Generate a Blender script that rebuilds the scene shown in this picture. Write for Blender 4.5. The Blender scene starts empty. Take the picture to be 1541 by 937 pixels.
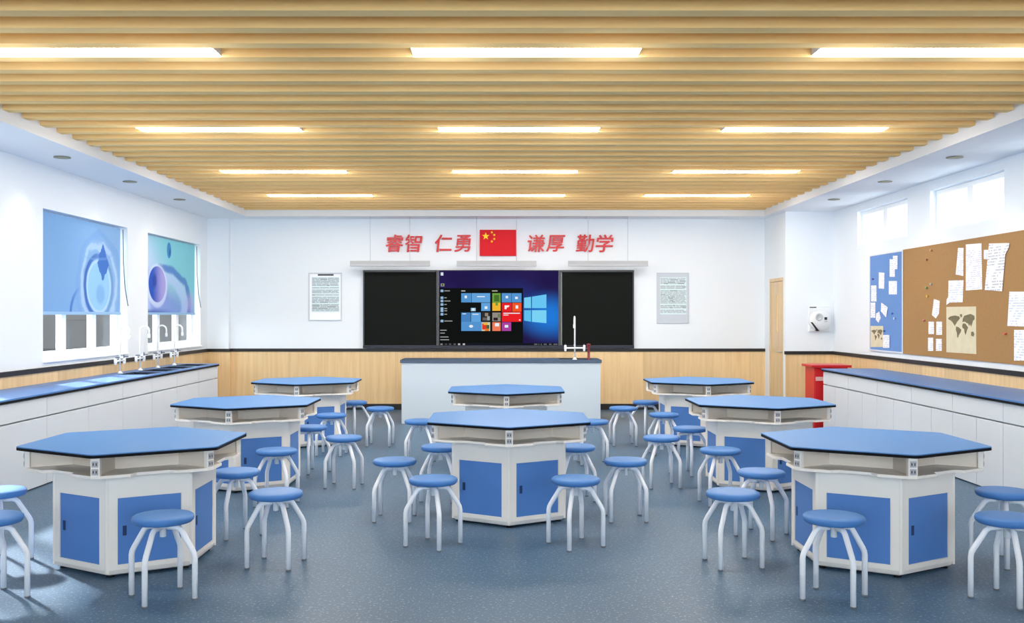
import bpy, bmesh, math, random
from mathutils import Vector, Matrix
random.seed(7)
C = bpy.context.scene.collection
PI = math.pi
F = 1460.0; CX = 755.0; CY = 474.0; H = 1.6        # focal length and vanishing point read from the photo

# ------------------------------------------------------------------ materials
def lin(c):
    out = []
    for v in c:
        v /= 255.0
        out.append(v/12.92 if v <= .04045 else ((v+.055)/1.055)**2.4)
    return (*out, 1.0)

class NT:
    def __init__(s, name):
        s.m = bpy.data.materials.new(name); s.m.use_nodes = True
        s.t = s.m.node_tree; s.t.nodes.clear()
        s.out = s.n('ShaderNodeOutputMaterial')
    def n(s, t, **kw):
        nd = s.t.nodes.new(t)
        for k, v in kw.items(): setattr(nd, k, v)
        return nd
    def l(s, a, b): s.t.links.new(a, b)
    def val(s, sock, v):
        if hasattr(v, 'links') or isinstance(v, bpy.types.NodeSocket): s.l(v, sock)
        else: sock.default_value = v
    def math(s, op, a, b=0.0, c=None, clamp=False):
        nd = s.n('ShaderNodeMath', operation=op, use_clamp=clamp)
        s.val(nd.inputs[0], a); s.val(nd.inputs[1], b)
        if c is not None: s.val(nd.inputs[2], c)
        return nd.outputs[0]
    def mix(s, f, a, b):
        nd = s.n('ShaderNodeMix', data_type='RGBA')
        s.val(nd.inputs['Factor'], f); s.val(nd.inputs['A'] if False else nd.inputs[6], a); s.val(nd.inputs[7], b)
        return nd.outputs[2]
    def xyz(s, which='Object', scale=(1,1,1)):
        tc = s.n('ShaderNodeTexCoord'); mp = s.n('ShaderNodeMapping')
        mp.inputs['Scale'].default_value = scale
        s.l(tc.outputs[which], mp.inputs['Vector'])
        return mp.outputs['Vector']
    def sep(s, v):
        nd = s.n('ShaderNodeSeparateXYZ'); s.l(v, nd.inputs[0]); return nd.outputs
    def noise(s, vec, scale=5, detail=3, rough=.5):
        nd = s.n('ShaderNodeTexNoise'); s.l(vec, nd.inputs['Vector'])
        nd.inputs['Scale'].default_value = scale; nd.inputs['Detail'].default_value = detail
        nd.inputs['Roughness'].default_value = rough
        return nd.outputs['Fac']
    def smooth(s, v, a, b):
        nd = s.n('ShaderNodeMapRange', interpolation_type='SMOOTHSTEP')
        s.val(nd.inputs[0], v); nd.inputs[1].default_value = a; nd.inputs[2].default_value = b
        return nd.outputs[0]
    def bsdf(s, color, rough=.5, spec=.5, metal=0.0, emit=None, estr=0.0):
        b = s.n('ShaderNodeBsdfPrincipled')
        s.val(b.inputs['Base Color'], color); s.val(b.inputs['Roughness'], rough)
        b.inputs['Specular IOR Level'].default_value = spec; b.inputs['Metallic'].default_value = metal
        if emit is not None:
            s.val(b.inputs['Emission Color'], emit); b.inputs['Emission Strength'].default_value = estr
        s.l(b.outputs[0], s.out.inputs[0]); return b

def plain(name, rgb, rough=.5, spec=.5, metal=0.0, var=.03, scale=6):
    """a solid colour with a slight procedural unevenness"""
    t = NT(name); c = lin(rgb)
    f = t.noise(t.xyz(), scale, 2)
    lo = tuple(max(0, v*(1-var)) for v in c[:3])+(1,); hi = tuple(min(1, v*(1+var)) for v in c[:3])+(1,)
    t.bsdf(t.mix(f, lo, hi), rough, spec, metal)
    return t.m

def wood(name, a, b, axis, rough=.45, spec=.35, seam=None, seamaxis=0, board=None):
    """wood grain running along `axis`; optional plank seams every `seam` metres"""
    t = NT(name)
    sc = [9, 9, 9]; sc[axis] = .55
    v = t.xyz('Object', tuple(sc))
    oi = t.n('ShaderNodeObjectInfo')
    add = t.n('ShaderNodeVectorMath', operation='ADD'); t.l(v, add.inputs[0])
    cmb = t.n('ShaderNodeCombineXYZ'); r = t.math('MULTIPLY', oi.outputs['Random'], 37.0)
    for i in range(3): t.l(r, cmb.inputs[i])
    t.l(cmb.outputs[0], add.inputs[1])
    f = t.noise(add.outputs[0], 1.6, 5, .6)
    f = t.smooth(f, .3, .7)
    col = t.mix(f, lin(a), lin(b))
    if seam:
        o = t.sep(t.xyz())[seamaxis]
        cell = t.math('FLOOR', t.math('DIVIDE', o, seam))
        wn = t.n('ShaderNodeTexWhiteNoise', noise_dimensions='1D'); t.l(cell, wn.inputs['W'])
        k = t.math('MULTIPLY_ADD', wn.outputs['Value'], .16, .90)
        fr = t.math('FRACT', t.math('DIVIDE', o, seam))
        line = t.math('GREATER_THAN', fr, .006)
        k = t.math('MULTIPLY', k, t.math('MULTIPLY_ADD', line, .25, .75))
        hsv = t.n('ShaderNodeHueSaturation'); t.l(col, hsv.inputs['Color']); t.l(k, hsv.inputs['Value']); col = hsv.outputs[0]
    t.bsdf(col, rough, spec)
    return t.m

def emitter(name, rgb, strength):
    t = NT(name); e = t.n('ShaderNodeEmission'); e.inputs[0].default_value = lin(rgb); e.inputs[1].default_value = strength
    t.l(e.outputs[0], t.out.inputs[0]); return t.m

LAMP = 11.0
M = {}
M['wall'] = plain('white_wall_paint', (233, 238, 243), .75, .2, 0, .012, 1.5)
M['soffit'] = plain('white_soffit_paint', (244, 246, 249), .8, .2, 0, .01, 1.5)
M['slat'] = wood('ceiling_slat_wood', (244, 206, 142), (252, 217, 154), 0, .85, .05)
M['ceilback'] = wood('ceiling_back_wood', (222, 184, 126), (232, 198, 142), 0, .6, .2)
M['wains'] = wood('wainscot_wood', (221, 186, 136), (233, 202, 154), 2, .45, .35, .6, 0)
M['wains_side'] = wood('wainscot_wood_side', (221, 186, 136), (233, 202, 154), 2, .45, .35, .6, 1)
M['door'] = wood('door_wood', (214, 184, 140), (226, 199, 156), 2, .4, .35)
M['black'] = plain('black_trim', (34, 30, 30), .45, .4, 0, .1)
M['edge'] = plain('black_edge_band', (9, 10, 14), .6, .15, 0, .1)
M['white'] = plain('white_laminate', (214, 220, 228), .4, .4, 0, .012, 2)
M['cream'] = plain('cream_white_plastic', (243, 237, 230), .38, .45, 0, .015, 3)
M['beige'] = plain('beige_shelf_board', (232, 220, 207), .5, .35, 0, .03, 3)
M['blue_top'] = plain('blue_worktop', (80, 132, 192), .42, .15, 0, .03, 2)
M['counter_top'] = plain('blue_counter_worktop', (78, 126, 190), .35, .3, 0, .03, 2)
M['blue_door'] = plain('blue_door_panel', (82, 130, 200), .38, .4, 0, .05, 5)
M['navy'] = plain('navy_recess', (32, 56, 104), .4, .4)
M['seat'] = plain('blue_seat_plastic', (74, 126, 192), .45, .25, 0, .03, 8)
M['metal_w'] = plain('white_powder_coat', (240, 243, 250), .35, .45, 0, .01)
M['foot'] = plain('grey_foot_cap', (120, 124, 130), .5, .4)
M['socket'] = plain('grey_socket', (178, 178, 184), .45, .4)
M['darkplastic'] = plain('dark_plastic', (30, 31, 35), .4, .4)
M['levelling'] = plain('black_rubber', (22, 22, 24), .6, .3)
M['desk_top'] = plain('slate_desk_top', (72, 88, 110), .35, .45, 0, .05)
M['desk_w'] = plain('pale_desk_panel', (206, 217, 226), .4, .4, 0, .012, 2)
M['board'] = plain('blackboard_surface', (11, 15, 12), .6, .12, 0, .08, 3)
M['frame_g'] = plain('dark_grey_frame', (60, 63, 68), .4, .5)
M['tray'] = plain('blue_black_tray', (32, 34, 50), .4, .4)
M['grey_lamp'] = plain('grey_lamp_shell', (176, 179, 184), .45, .4, .0, .05)
M['red'] = plain('flag_red', (214, 22, 36), .6, .2, 0, .02)
M['red_letter'] = plain('letter_red', (205, 34, 42), .4, .4, 0, .03)
M['yellow'] = plain('flag_yellow', (252, 214, 50), .6, .2)
M['red_box'] = plain('red_enamel', (206, 26, 32), .35, .5, 0, .03)
M['pink'] = plain('pale_label', (232, 190, 188), .6, .3)
M['chrome'] = plain('white_tap_enamel', (238, 241, 244), .2, .6)
M['tap_lever'] = plain('navy_tap_lever', (60, 70, 104), .35, .5)
M['steel'] = plain('dark_sink_resin', (30, 40, 56), .35, .5)
M['eyewash'] = plain('dark_red_eyewash', (122, 40, 48), .4, .4)
M['cork'] = plain('cork_board', (168, 130, 87), .85, .1, 0, .10, 60)
M['blue_felt'] = plain('blue_felt', (110, 146, 202), .9, .1, 0, .05, 40)
M['alu'] = plain('pale_aluminium', (218, 222, 228), .4, .5)
M['map_paper'] = plain('parchment_map', (218, 208, 178), .7, .2, 0, .10, 9)
M['map_land'] = plain('map_land_print', (120, 110, 84), .7, .2, 0, .35, 14)
M['blind_bar'] = plain('blind_bar', (150, 190, 228), .5, .4)
M['thin_line'] = plain('thin_line_grey', (96, 98, 104), .6, .3)
M['upvc'] = plain('white_window_frame', (246, 248, 250), .35, .45, 0, .01)
M['facade'] = plain('grey_facade', (84, 82, 80), .9, .1, 0, .12, .6)
M['ground'] = plain('outside_paving', (150, 152, 150), .9, .1, 0, .1, 1)
M['downlight'] = plain('olive_lamp_baffle', (150, 146, 122), .5, .4)
M['paper_w'] = plain('white_paper', (246, 247, 252), .7, .2, 0, .01)
M['poster_frame'] = plain('clear_grey_frame', (196, 203, 212), .35, .5)
M['print_g'] = plain('grey_print', (150, 158, 164), .7, .2)
M['print_d'] = plain('dark_print', (88, 92, 98), .7, .2)
M['print_t'] = plain('teal_print', (216, 232, 236), .7, .2)
M['disp_w'] = plain('dispenser_white', (232, 235, 237), .4, .4, 0, .01)
M['disp_g'] = plain('dispenser_grey', (196, 201, 204), .4, .4)
M['wire'] = plain('thin_steel_wire', (196, 202, 210), .5, .4)
M['lamp'] = emitter('lamp_diffuser', (255, 252, 246), LAMP)
M['doorglass'] = plain('warm_frosted_glass', (252, 222, 158), .3, .5)

# floor: speckled blue vinyl
t = NT('speckled_blue_vinyl')
v = t.xyz()
big = t.noise(v, .9, 4, .6); spk = t.noise(v, 55, 2, .7); spk2 = t.noise(v, 26, 3, .6)
c = t.mix(t.smooth(big, .3, .7), lin((66, 94, 120)), lin((76, 103, 129)))
c = t.mix(t.math('MULTIPLY', t.smooth(spk, .58, .66), .8), c, lin((134, 156, 178)))
c = t.mix(t.math('MULTIPLY', t.smooth(spk2, .62, .68), .7), c, lin((60, 82, 108)))
t.bsdf(c, t.math('MULTIPLY_ADD', big, .15, .34), .22); M['floor'] = t.m

# window glass: slightly tinted, reflecting
t = NT('window_glass')
tr = t.n('ShaderNodeBsdfTransparent'); tr.inputs[0].default_value = (.80, .83, .85, 1)
gl = t.n('ShaderNodeBsdfGlossy'); gl.inputs['Roughness'].default_value = .02
lw = t.n('ShaderNodeFresnel'); lw.inputs[0].default_value = 1.45
mx = t.n('ShaderNodeMixShader'); geo = t.n('ShaderNodeNewGeometry'); t.l(t.math('MULTIPLY', lw.outputs[0], t.math('SUBTRACT', 1.0, geo.outputs['Backfacing'])), mx.inputs[0]); t.l(tr.outputs[0], mx.inputs[1]); t.l(gl.outputs[0], mx.inputs[2])
t.l(mx.outputs[0], t.out.inputs[0]); M['glass'] = t.m

# printed paper: rows of broken grey lines in the wall plane (y along the wall, z up)
def print_mat(name, pitch, ink, seed):
    t = NT(name); o = t.sep(t.xyz())
    row = t.math('DIVIDE', o[2], pitch); fr = t.math('FRACT', row)
    bar = t.math('LESS_THAN', fr, .5)
    cmb = t.n('ShaderNodeCombineXYZ'); t.l(t.math('MULTIPLY', o[1], 26), cmb.inputs[0]); t.l(t.math('MULTIPLY', t.math('FLOOR', row), 7.3), cmb.inputs[1]); cmb.inputs[2].default_value = seed
    w = t.noise(cmb.outputs[0], 1, 2); w = t.math('GREATER_THAN', w, .46)
    blk = t.noise(t.xyz(), 5 + seed, 1); blk = t.smooth(blk, .38, .46)
    f = t.math('MULTIPLY', t.math('MULTIPLY', bar, w), blk)
    t.bsdf(t.mix(t.math('MULTIPLY', f, .5), lin((246, 246, 252)), lin(ink)), .7, .2); return t.m
M['print1'] = print_mat('printed_sheet_lilac', .022, (176, 172, 204), 1)
M['print2'] = print_mat('printed_sheet_grey', .03, (120, 124, 138), 2)
M['print3'] = print_mat('printed_sheet_blue', .026, (164, 182, 208), 3)

# screen wallpaper: night blue with a glow around the lit window (object coords in metres)
t = NT('display_wallpaper')
o = t.sep(t.xyz())
def P2(t, ax, az):
    dx = t.math('SUBTRACT', o[0], ax); dz = t.math('SUBTRACT', o[2], az)
    return dx, dz
dx, dz = P2(t, .80, 1.585)
r = t.math('SQRT', t.math('ADD', t.math('MULTIPLY', t.math('MULTIPLY', dx, dx), .8), t.math('MULTIPLY', t.math('MULTIPLY', dz, dz), 1.6)))
g = t.smooth(r, .62, .05)
beam = t.math('ABSOLUTE', t.math('SUBTRACT', dz, t.math('MULTIPLY', dx, -.45)))
beam = t.math('MULTIPLY', t.smooth(beam, .55, .0), t.smooth(dx, -1.3, .0))
c = t.mix(t.noise(t.xyz(), 2, 2), lin((26, 20, 62)), lin((46, 34, 92)))
c = t.mix(t.math('MULTIPLY', beam, .45), c, lin((30, 76, 170)))
c = t.mix(g, c, lin((34, 120, 214)))
e = t.n('ShaderNodeEmission'); t.l(c, e.inputs[0]); e.inputs[1].default_value = .36; t.l(e.outputs[0], t.out.inputs[0]); M['wallpaper'] = t.m
SCR = {}
def scr(rgb):
    if rgb not in SCR: SCR[rgb] = emitter('screen_colour_%d_%d_%d' % rgb, rgb, .36)
    return SCR[rgb]

# printed roller blinds: rings, drops and swirls (object coords: y along the wall, z up)
def ell(t, o, cy, cz, a, b):
    dy = t.math('DIVIDE', t.math('SUBTRACT', o[1], cy), a); dz = t.math('DIVIDE', t.math('SUBTRACT', o[2], cz), b)
    return t.math('SQRT', t.math('ADD', t.math('MULTIPLY', dy, dy), t.math('MULTIPLY', dz, dz)))
def ring(t, r, w, inner=1.0):
    return t.smooth(t.math('ABSOLUTE', t.math('SUBTRACT', r, inner)), w, w*.35)
t = NT('blind_water_drop_print'); o = t.sep(t.xyz())
wob = t.math('MULTIPLY', t.math('SUBTRACT', t.noise(t.xyz(), 3.0, 3), .5), .35)
c = t.mix(t.smooth(o[1], 10.5, 12.9), lin((122, 168, 218)), lin((138, 180, 224)))
r0 = t.math('ADD', ell(t, o, 12.15, 1.98, .66, .62), wob)
c = t.mix(t.math('MULTIPLY', ring(t, r0, .10), .55), c, lin((118, 162, 222)))
c = t.mix(t.math('MULTIPLY', ring(t, t.math('ADD', r0, .2), .09), .5), c, lin((196, 222, 250)))
r1 = t.math('ADD', ell(t, o, 12.13, 1.96, .41, .38), t.math('MULTIPLY', wob, .35))
c = t.mix(t.smooth(r1, 1.0, .9), c, lin((150, 200, 244)))
side = t.smooth(o[1], 12.35, 11.8)
c = t.mix(t.math('MULTIPLY', ring(t, r1, .13), t.math('MULTIPLY_ADD', side, .55, .4)), c, lin((58, 104, 186)))
c = t.mix(t.math('MULTIPLY', ring(t, r1, .07, .84), .6), c, lin((196, 220, 248)))
r3 = ell(t, o, 12.17, 1.86, .17, .16)
c = t.mix(t.math('MULTIPLY', t.smooth(r3, 1.0, .5), .55), c, lin((112, 160, 220)))
hz = t.smooth(o[2], 2.56, 2.2)                       # the splash: a spike widening downwards, jagged
wd = t.math('ADD', t.math('MULTIPLY', t.math('MULTIPLY', hz, .17), t.smooth(o[2], 1.98, 2.26)), t.math('MULTIPLY', t.math('SUBTRACT', t.noise(t.xyz(), 11, 2), .5), .10))
spk = t.math('LESS_THAN', t.math('ABSOLUTE', t.math('SUBTRACT', o[1], 12.25)), wd)
spk = t.math('MULTIPLY', spk, t.math('MULTIPLY', t.smooth(o[2], 2.0, 2.02), t.math('LESS_THAN', o[2], 2.56)))
c = t.mix(spk, c, lin((64, 116, 198)))
r4 = t.math('ADD', ell(t, o, 11.75, 1.60, .42, .36), t.math('MULTIPLY', wob, .3))
c = t.mix(t.math('MULTIPLY', ring(t, r4, .10), t.smooth(o[1], 11.62, 11.3)), c, lin((70, 120, 198)))
r5 = t.math('ADD', ell(t, o, 12.0, 2.42, .55, .13), wob)
c = t.mix(t.math('MULTIPLY', ring(t, r5, .16), .35), c, lin((126, 168, 226)))
t.bsdf(c, .7, .2); M['blind_a'] = t.m
t = NT('blind_sphere_print'); o = t.sep(t.xyz())
wob = t.math('MULTIPLY', t.math('SUBTRACT', t.noise(t.xyz(), 2.2, 3), .5), .4)
dg = t.math('ADD', t.math('MULTIPLY', t.math('SUBTRACT', o[1], 13.6), .35), t.math('MULTIPLY', t.math('SUBTRACT', o[2], 1.6), .35))
c = t.mix(t.smooth(dg, .15, .75), lin((196, 204, 240)), lin((132, 206, 220)))
band = t.math('ADD', t.math('SUBTRACT', t.math('SUBTRACT', 2.36, t.math('MULTIPLY', t.math('SUBTRACT', o[1], 13.6), .26)), o[2]), t.math('MULTIPLY', wob, .5))
c = t.mix(t.math('MULTIPLY', t.smooth(band, -.05, .25), .85), c, lin((122, 148, 220)))
sw = t.math('ADD', ell(t, o, 14.55, 1.75, .85, .42), wob)
c = t.mix(t.math('MULTIPLY', ring(t, sw, .30), .75), c, lin((184, 206, 246)))
c = t.mix(t.math('MULTIPLY', ring(t, t.math('ADD', sw, -.3), .16), .7), c, lin((58, 92, 196)))
c = t.mix(t.math('MULTIPLY', t.smooth(o[2], 1.72, 1.62), t.smooth(o[1], 15.0, 13.9)), c, lin((40, 76, 170)))
r1 = ell(t, o, 14.18, 2.03, .41, .305)
c = t.mix(t.math('MULTIPLY', t.smooth(r1, 1.12, .95), .7), c, lin((214, 228, 250)))
r2 = ell(t, o, 14.18, 2.05, .36, .27)
ball = t.mix(t.smooth(o[1], 13.95, 14.45), lin((36, 84, 186)), lin((166, 160, 222)))
c = t.mix(t.smooth(r2, 1.0, .95), c, ball)
r3 = ell(t, o, 14.07, 2.1, .12, .14); c = t.mix(t.math('MULTIPLY', t.smooth(r3, 1.0, .4), .7), c, lin((20, 58, 150)))
r4 = ell(t, o, 14.68, 2.58, .10, .13); c = t.mix(t.smooth(r4, 1.0, .85), c, lin((66, 136, 196)))
r5 = ell(t, o, 14.72, 2.55, .05, .08); c = t.mix(t.smooth(r5, 1.0, .4), c, lin((42, 98, 170)))
c = t.mix(t.math('MULTIPLY', t.smooth(ell(t, o, 15.7, 1.8, .4, .25), 1.0, .1), .6), c, lin((186, 176, 230)))
t.bsdf(c, .7, .2); M['blind_b'] = t.m

# ------------------------------------------------------------------ mesh helpers
class MB:
    def __init__(s): s.bm = bmesh.new(); s.mi = 0; s.mats = []
    def mat(s, m):
        if m not in s.mats: s.mats.append(m)
        s.mi = s.mats.index(m); return s
    def _tag(s, faces, smooth=False):
        for f in faces: f.material_index = s.mi; f.smooth = smooth
    def box(s, x0, x1, y0, y1, z0, z1, mtx=None):
        vs = [s.bm.verts.new(v) for v in ((x0,y0,z0),(x1,y0,z0),(x1,y1,z0),(x0,y1,z0),(x0,y0,z1),(x1,y0,z1),(x1,y1,z1),(x0,y1,z1))]
        if mtx: 
            for v in vs: v.co = mtx @ v.co
        s._tag([s.bm.faces.new([vs[i] for i in q]) for q in ((3,2,1,0),(4,5,6,7),(0,1,5,4),(1,2,6,5),(2,3,7,6),(3,0,4,7))]); return s
    def prism(s, pts, z0, z1, mtx=None):
        """polygon in x,y (counter-clockwise) extruded in z"""
        n = len(pts)
        a = [s.bm.verts.new((p[0], p[1], z0)) for p in pts]; b = [s.bm.verts.new((p[0], p[1], z1)) for p in pts]
        if mtx:
            for v in a+b: v.co = mtx @ v.co
        fs = [s.bm.faces.new(a[::-1]), s.bm.faces.new(b)]
        for i in range(n): fs.append(s.bm.faces.new((a[i], a[(i+1)%n], b[(i+1)%n], b[i])))
        s._tag(fs); return s
    def rings(s, loops, caps=True, smooth=False):
        rs = [[s.bm.verts.new(p) for p in lp] for lp in loops]; n = len(rs[0]); fs = []
        for a, b in zip(rs, rs[1:]):
            for i in range(n): fs.append(s.bm.faces.new((a[i], a[(i+1)%n], b[(i+1)%n], b[i])))
        s._tag(fs, smooth)
        if caps: s._tag([s.bm.faces.new(rs[0][::-1]), s.bm.faces.new(rs[-1])])
        return s
    def lathe(s, prof, n=24, loc=(0,0,0), mtx=None, smooth=True):
        loops = []
        for r, z in prof:
            lp = [Vector((loc[0]+r*math.cos(2*PI*i/n), loc[1]+r*math.sin(2*PI*i/n), loc[2]+z)) for i in range(n)]
            if mtx: lp = [mtx @ p for p in lp]
            loops.append(lp)
        return s.rings(loops, True, smooth)
    def tube(s, path, r, n=10, smooth=True):
        path = [Vector(p) for p in path]; loops = []
        up = None
        for i, p in enumerate(path):
            d = (path[min(i+1, len(path)-1)]-path[max(i-1, 0)]).normalized()
            if up is None:
                up = Vector((0,0,1)) if abs(d.z) < .9 else Vector((1,0,0))
            up = (up - d*up.dot(d)).normalized(); sd = d.cross(up)
            rr = r[i] if isinstance(r, (list, tuple)) else r
            loops.append([p + (up*math.cos(2*PI*k/n) + sd*math.sin(2*PI*k/n))*rr for k in range(n)])
        # orient outwards
        return s.rings([lp[::-1] for lp in loops], True, smooth)
    def poly(s, pts):
        s._tag([s.bm.faces.new([s.bm.verts.new(p) for p in pts])]); return s
    def slab(s, pts, off):
        """planar polygon (3-D points) given thickness along off"""
        off = Vector(off); a = [s.bm.verts.new(p) for p in pts]; b = [s.bm.verts.new(Vector(p)+off) for p in pts]; n = len(a)
        fs = [s.bm.faces.new(a), s.bm.faces.new(b[::-1])]
        for i in range(n): fs.append(s.bm.faces.new((a[(i+1)%n], a[i], b[i], b[(i+1)%n])))
        s._tag(fs); return s
    def build(s, name, mat=None, parent=None, loc=(0,0,0), bevel=0, seg=2):
        bmesh.ops.recalc_face_normals(s.bm, faces=s.bm.faces[:])
        me = bpy.data.meshes.new(name); s.bm.to_mesh(me); s.bm.free()
        for m in (s.mats or [M[mat]]): me.materials.append(m)
        o = bpy.data.objects.new(name, me); C.objects.link(o); o.location = loc
        if parent: o.parent = parent
        if bevel:
            b = o.modifiers.new('bevel', 'BEVEL'); b.width = bevel; b.segments = seg; b.limit_method = 'ANGLE'; b.angle_limit = .6
        return o

def tag(o, label=None, cat=None, group=None, kind=None):
    if label: o['label'] = label
    if cat: o['category'] = cat
    if group: o['group'] = group
    if kind: o['kind'] = kind
    return o
def empty(name, loc=(0,0,0), rz=0):
    o = bpy.data.objects.new(name, None); C.objects.link(o); o.location = loc; o.rotation_euler = (0,0,rz); o.empty_display_size = .1
    return o
kids = {}
def copy_tree(o, parent=None):
    c = o.copy(); C.objects.link(c)
    if parent: c.parent = parent; c.matrix_parent_inverse = o.matrix_parent_inverse.copy()
    for ch in o.children: copy_tree(ch, c)
    return c
def struct(o, label=None, cat=None): o['kind'] = 'structure'; tag(o, label, cat); return o
def hexa(R, ang0=-90): return [(R*math.cos(math.radians(ang0+60*k)), R*math.sin(math.radians(ang0+60*k))) for k in range(6)]

# ------------------------------------------------------------------ room
XL, XR, YB, YN = -4.96, 5.22, 16.45, -3.0
ZS, ZG, ZT = 3.23, 3.33, 3.48          # soffit underside, slat underside, ceiling board
SXL, SXR, SY = -4.21, 4.32, 15.97      # inner faces of the soffits
BX, BY = 4.46, 15.25                   # corner bump-out on the right
struct(MB().box(XL-.3, XR+.3, YN-.2, YB+.2, -.12, 0).build('floor', 'floor'), 'speckled blue-grey vinyl floor', 'floor')

def wall_with_openings(name, x0, x1, openings, z0, z1):
    m = MB(); y = YN; 
    for a, b in openings:
        m.box(x0, x1, y, a, 0, 3.6); m.box(x0, x1, a, b, 0, z0); m.box(x0, x1, a, b, z1, 3.6); y = b
    m.box(x0, x1, y, YB, 0, 3.6)
    return m.build(name, 'wall')
LW = [(7.0, 9.4), (10.49, 12.86), (13.6, 15.97)]
RW = [(7.66, 9.4), (10.08, 11.82), (12.48, 14.24)]
struct(wall_with_openings('wall_left', XL-.22, XL, LW, 1.083, 2.757), 'white wall with tall window openings over the sink counter', 'wall')
struct(wall_with_openings('wall_right', XR, XR+.22, RW, 2.62, 3.115), 'white wall with small high windows over the pin boards', 'wall')
struct(MB().box(XL-.22, XR+.22, YB, YB+.2, 0, 3.6).build('wall_back', 'wall'), 'white wall behind the blackboard', 'wall')
FILL_WINDOWS = [(-4.8, -.1), (.4, 5.06)]        # wide windows added behind the viewer as front fill light
m = MB(); x = XL-.22
for a, b in FILL_WINDOWS:
    m.box(x, a, YN-.2, YN, 0, 3.6); m.box(a, b, YN-.2, YN, 0, .9); m.box(a, b, YN-.2, YN, 3.15, 3.6); x = b
m.box(x, XR+.22, YN-.2, YN, 0, 3.6)
struct(m.build('wall_front', 'wall'), 'white wall behind the viewer with two wide windows added for fill light', 'wall')
m = MB()   # bump-out with the door opening left in its side face
m.box(BX, XR, BY, BY+.12, 0, ZS); m.box(BX, BX+.12, 16.14, YB, 0, ZS); m.box(BX, BX+.12, BY+.12, 16.14, 2.2, ZS)
struct(m.build('wall_corner', 'wall'), 'white boxed-out wall corner beside the door', 'wall')
struct(MB().box(XL, -4.6, YB-.1, YB, 0, ZS).build('wall_pilaster', 'wall'), 'shallow white pilaster in the left back corner', 'wall')

ceil = struct(MB().box(XL-.22, XR+.22, YN-.2, YB+.2, ZT, ZT+.14).build('ceiling', 'ceilback'), 'wooden slatted ceiling', 'ceiling')
m = MB(); m.box(XL, SXL, YN, YB, ZS, ZT-.002); m.box(SXR, XR, YN, YB, ZS, ZT-.002); m.box(SXL, SXR, SY, YB, ZS, ZT-.002); m.box(SXL, SXR, YN, YN+.5, ZS, ZT-.002)
struct(m.build('ceiling_soffit', 'soffit'), 'white dropped soffit framing the slatted ceiling', 'ceiling')
slat0 = None; PITCH, SW = .333, .113
k = -27
while 6.51+PITCH*k + SW < SY:
    y = 6.51+PITCH*k
    if y > YN+.5:
        if slat0 is None:
            slat0 = MB().box(SXL+.002, SXR-.002, 0, SW, 0, ZT-ZG-.002).build('ceiling_slat', 'slat', ceil, (0, y, ZG)); s = slat0
        else:
            s = slat0.copy(); C.objects.link(s); s.location = (0, y, ZG)
    k += 1

# recessed strip lamps
lamp0 = None; rowname = ['nearest', 'second', 'third', 'farthest']; colname = ['left', 'middle', 'right']
for ri, y in enumerate((6.29, 6.29+8*PITCH, 6.29+16*PITCH, 6.29+23*PITCH)):
    for ci, x in enumerate((-2.635, .16, 2.83)):
        if lamp0 is None:
            r = empty('ceiling_light')
            mm = MB(); L = .7525; W = .216
            mm.box(-L, L, .002, .008, .006, .12).box(-L, L, W-.004, W+.002, .006, .12).box(-L, -L+.008, .008, W-.004, .006, .12).box(L-.008, L, .008, W-.004, .006, .12).box(-L, L, .002, W+.002, .12, .128)
            mm.build('housing', 'white', r)
            MB().box(-L+.004, L-.004, .004, W, .0, .006).build('diffuser', 'lamp', r)
            lamp0 = r; o = r
        else: o = copy_tree(lamp0)
        o.location = (x, y, ZG+.002)
        if ri < 4: lab = f'long white lit ceiling panel, {rowname[ri]} row, {colname[ci]} column of the slatted ceiling'
        else: lab = f'long white lit ceiling panel overhead outside the photo, {colname[ci]} column'
        tag(o, lab, 'ceiling light', 'strip lights in the slatted ceiling')

        # the light each fixture throws, from two spots just under its diffuser
        for dxx in (-.42, .42):
            pl = bpy.data.lights.new('ceiling_light_glow', 'SPOT'); pl.energy = (5.5, 6.2, 7.4, 10.0)[ri]/2; pl.spot_size = PI; pl.spot_blend = .12; pl.shadow_soft_size = .1; pl.color = (1, .985, .96)
            po = bpy.data.objects.new('ceiling_light_glow', pl); C.objects.link(po); po.location = (x+dxx, y+.11, ZG-.11)
            pl = bpy.data.lights.new('added_ceiling_fill', 'POINT'); pl.energy = (4.2, 4.4, 4.6, 5.0)[ri]/2; pl.shadow_soft_size = .22; pl.color = (1, .985, .96)  # added unseen point light, floating below the panel to brighten slats and walls
            po = bpy.data.objects.new('added_ceiling_fill', pl); C.objects.link(po); po.location = (x+dxx*1.3, y+.11, ZG-.30)

# downlights in the soffits
dl0 = None
for side, x in (('left', -4.53), ('right', 4.67)):
    for i, y in enumerate((10.0, 11.82, 13.64)):
        if dl0 is None:
            dl0 = empty('downlight'); o = dl0
            MB().lathe([(.062, -.001), (.082, -.004), (.084, -.010), (.062, -.010)], 28).build('trim_ring', 'downlight', dl0)
            MB().lathe([(.062, -.008), (.05, -.002), (.0005, -.001)], 28).build('lamp_lens', 'downlight', dl0)
        else: o = copy_tree(dl0)
        o.location = (x, y, ZS)
        tag(o, f'small round downlight in the {side} white soffit, {["nearest","middle","farthest"][i]} of three', 'downlight', 'downlights in the soffits')
        sp = bpy.data.lights.new('downlight_beam', 'SPOT'); sp.energy = 4; sp.spot_size = 1.5; sp.spot_blend = .6; sp.shadow_soft_size = .05; sp.color = (1, .97, .92)
        so = bpy.data.objects.new('downlight_beam', sp); C.objects.link(so); so.location = (x, y, ZS-.02)
        so.rotation_euler = (0, math.radians(14 if side == 'left' else -14), 0)

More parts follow.
